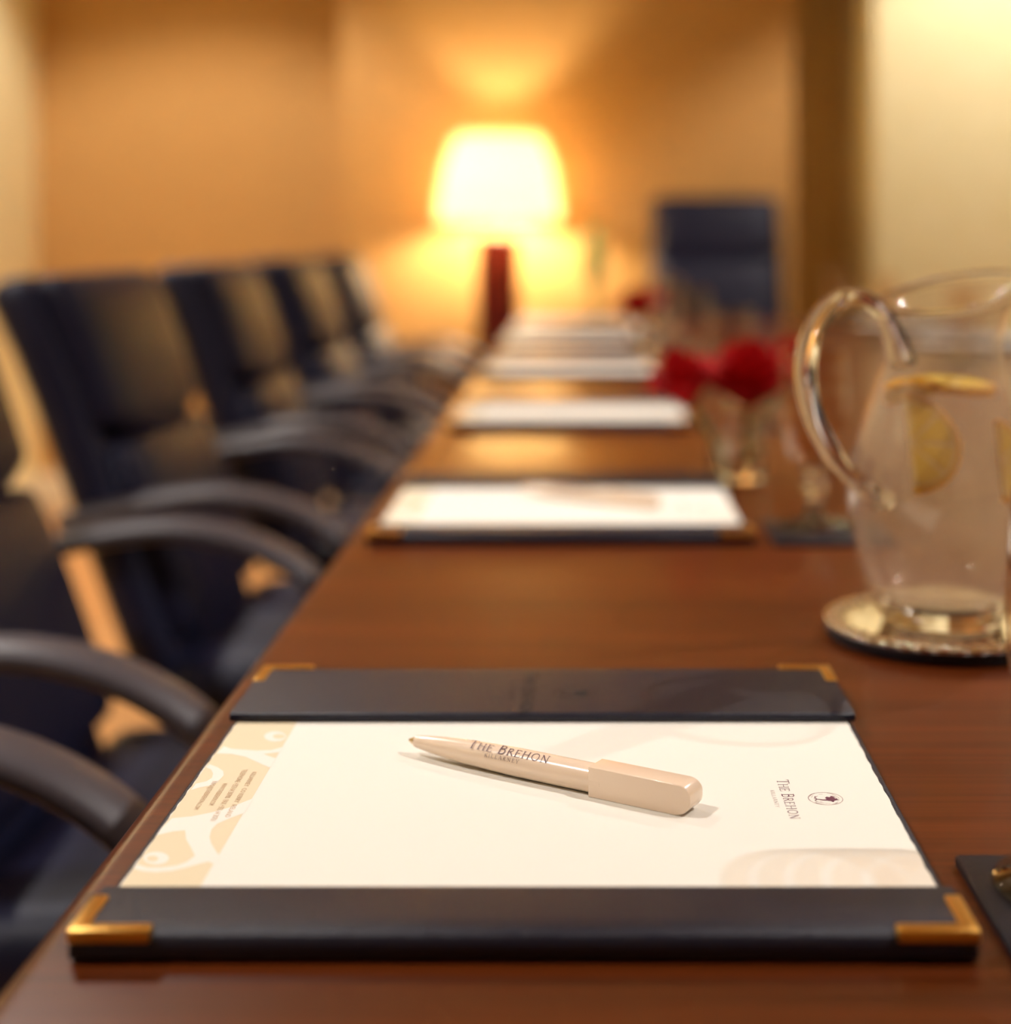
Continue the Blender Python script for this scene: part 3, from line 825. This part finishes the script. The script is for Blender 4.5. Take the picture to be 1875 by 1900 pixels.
def make_chair(top=0.945, wide=.43):
    r = empty('office_chair')
    seat = cushion_mesh('seat', .49, .49, .095, .035, .012)
    seat.transform(Matrix.Translation((-.245+.02, 0, .470)) @ Matrix.Rotation(PI/2, 4, 'Y') @ Matrix.Scale(-1, 4, (1, 0, 0)) @ Matrix.Identity(4))
    seat.flip_normals()
    link('seat', seat, M['chair'], r)
    link('seat_shell', box_mesh('seat_shell', -.20, .20, -.21, .21, .345, .380, .012, 3), M['chair_metal'], r)
    lean = math.atan2(.175, .48); L = (top-.43)/math.cos(lean)
    bx, bz = -.205, .43
    link('backrest', tilted(cushion_mesh('backrest', wide, L, .062, .028, .0, 0, .012), bx, bz, lean), M['chair'], r)
    def panel(name, s0, s1, th, bulge, sag, inset, roll=0):
        me = cushion_mesh(name, wide-inset, s1-s0, th, .018, bulge, sag, roll)
        me.transform(Matrix.Translation((th*.72, 0, s0))); link(name, tilted(me, bx, bz, lean), M['chair'], r)
    panel('back_cushion', L-.215, L-.012, .040, .016, .035, .035, .012)
    panel('lumbar_cushion', .06, L-.235, .036, .022, 0, .045)
    pa = [(-.345, .655), (-.300, .665), (-.225, .682), (-.150, .688), (-.080, .674), (-.020, .642), (.030, .590), (.058, .520), (.060, .450), (.050, .400)]
    for s in (-1, 1):
        path = spline([(x, s*.240, z-.014) for x, z in pa], 6)
        me = sweep_mesh('armrest', path, .027, .0115, (0, 1, 0), 16, 2.6, lambda t: 1.0 if t < .72 else 1.0-.35*(t-.72)/.28)
        ar = link('armrest', me, M['chair_arm'], r)
        link('arm_bracket', box_mesh('arm_bracket', .028, .075, s*.240-.03*(1+s)/2-.0, s*.240+.03*(1-s)/2, .372, .412, .006, 2), M['chair_metal'], ar)
    link('gas_column', lathe_mesh('gas_column', [(0, .10), (.030, .10), (.030, .24), (.018, .245), (.018, .345), (0, .345)], 24), M['chair_metal'], r)
    for k in range(5):
        a = 2*PI*k/5+.3
        p = [Vector((.015, 0, .105)), Vector((.14, 0, .100)), Vector((.285, 0, .075))]
        me = sweep_mesh('base_leg', p, .022, .014, (0, 1, 0), 10, 2.6, lambda t: 1-.3*t)
        lg = link('base_leg', me, M['chair_metal'], r, rot=(0, 0, a))
        cm = lathe_mesh('caster', [(0, -.024), (.020, -.024), (.027, -.016), (.027, -.004), (.016, -.002), (.016, .002), (.027, .004), (.027, .016), (.020, .024), (0, .024)], 20)
        cm.transform(Matrix.Translation((.285, 0, .0275)) @ Matrix.Rotation(PI/2, 4, 'X'))
        st = link('caster', cm, M['chair_metal'], lg)
    return r
ch0 = make_chair()
CX = -.275
CHY = [.712, 1.382, 2.075, 2.775, 3.480, 4.190]
CLAB = ['black leather chair nearest the camera, only seat and armrest showing at lower left',
        'black leather chair second from the camera, its reclined back cut off by the left edge',
        'black leather armchair third from the camera, the first whose whole headrest shows',
        'black leather armchair fourth from the camera, behind the first whole headrest',
        'black leather armchair fifth from the camera along the table',
        'black leather armchair farthest down the chair row, closest to the lamp']
for i, y in enumerate(CHY):
    c = ch0 if i == 0 else copy_tree(ch0)
    c.location = (CX, y, 0); c.rotation_euler = (0, 0, (.0, .0, .0, .015, -.01, .01)[i])
    tag(c, CLAB[i], 'chair', 'black leather chairs along the table')
hc = make_chair(1.125, .43)
hc.location = (.435, 4.62, 0); hc.rotation_euler = (0, 0, -PI/2)
tag(hc, 'tall-backed dark navy chair at the far head of the table', 'chair')

# ------------------------------------------------------------------ console, lamp and greenery by the far wall
LX, LY = (925-VX)*4.95/F_PX, 4.95
CZ = .60
co = empty('console_table', (LX+.05, 4.95, 0)); tag(co, 'low dark wooden console against the far wall under the lamp', 'console table')
link('console_top', box_mesh('console_top', -.36, .36, -.20, .215, CZ-.03, CZ, .004, 2), M['table_dark'], co)
for sx in (-1, 1):
    for yy in (-.17, .185):
        link('leg', box_mesh('leg', sx*.33-.02, sx*.33+.02, yy-.02, yy+.02, 0, CZ-.03, .003), M['table_dark'], co)
link('shelf', box_mesh('shelf', -.33, .33, -.17, .19, .16, .18, .003), M['table_dark'], co)
lp = empty('table_lamp', (LX, LY, CZ)); tag(lp, 'glowing table lamp with cream shade and square oxblood base by the far wall', 'lamp')
zb = lambda z: z-CZ
link('lamp_base', box_mesh('lamp_base', -.067, .067, -.067, .067, zb(.60), zb(.985), .004, 3), M['lamp_base'], lp)
link('neck', lathe_mesh('neck', [(0, zb(.983)), (.022, zb(.983)), (.022, zb(.991)), (.010, zb(.997)), (.010, zb(1.065)), (0, zb(1.065))], 24), M['brass'], lp)
sh = link('lamp_shade', lathe_mesh('lamp_shade', [(.200, zb(1.034)), (.194, zb(1.10)), (.176, zb(1.20)), (.146, zb(1.285)), (.136, zb(1.304)), (.134, zb(1.303)), (.144, zb(1.284)), (.174, zb(1.199)), (.192, zb(1.10)), (.198, zb(1.034))], 64, True), M['shade'], lp)
link('bulb', lathe_mesh('bulb', [(0, zb(1.066)), (.013, zb(1.068)), (.015, zb(1.085)), (.026, zb(1.105)), (.030, zb(1.125)), (.026, zb(1.145)), (.014, zb(1.156)), (0, zb(1.158))], 20), M['bulb'], lp)
for k in range(3):
    a = 2*PI*k/3
    link('shade_arm', sweep_mesh('shade_arm', [Vector((0.008*math.cos(a), 0.008*math.sin(a), zb(1.060))), Vector((.10*math.cos(a), .10*math.sin(a), zb(1.038))), Vector((.204*math.cos(a), .204*math.sin(a), zb(1.030)))], .0018, .0018, (0, 0, 1), 8), M['brass'], lp)
g = empty('greenery_vase', ((1103-VX)*4.90/F_PX, 4.90, CZ)); tag(g, 'slim vase of upright green stems to the right of the lamp', 'vase')
link('vase_body', lathe_mesh('vase_body', [(0, 0), (.028, 0), (.032, .02), (.030, .10), (.020, .17), (.022, .19), (.018, .19), (.016, .17), (.026, .10), (.028, .02), (0, .01)], 32), M['glass'], g)
for k in range(7):
    a = 2*PI*k/7; rr = .010+.012*(k % 3)/2
    top = Vector((rr*math.cos(a)*1.6, rr*math.sin(a)*1.6, .30+.02*(k % 4)))
    st = link('stem', sweep_mesh('stem', spline([(0.004*math.cos(a), .004*math.sin(a), .012), (rr*.4*math.cos(a), rr*.4*math.sin(a), .17), top], 6), .0028, .0028, (1, 0, 0), 6), M['stem'], g)
    for q in range(3):
        link('leaf', leaf_mesh(.075, .026), M['leaf'], st, loc=top*(.75+.12*q), rot=(0, -1.25, a+q*2.1))
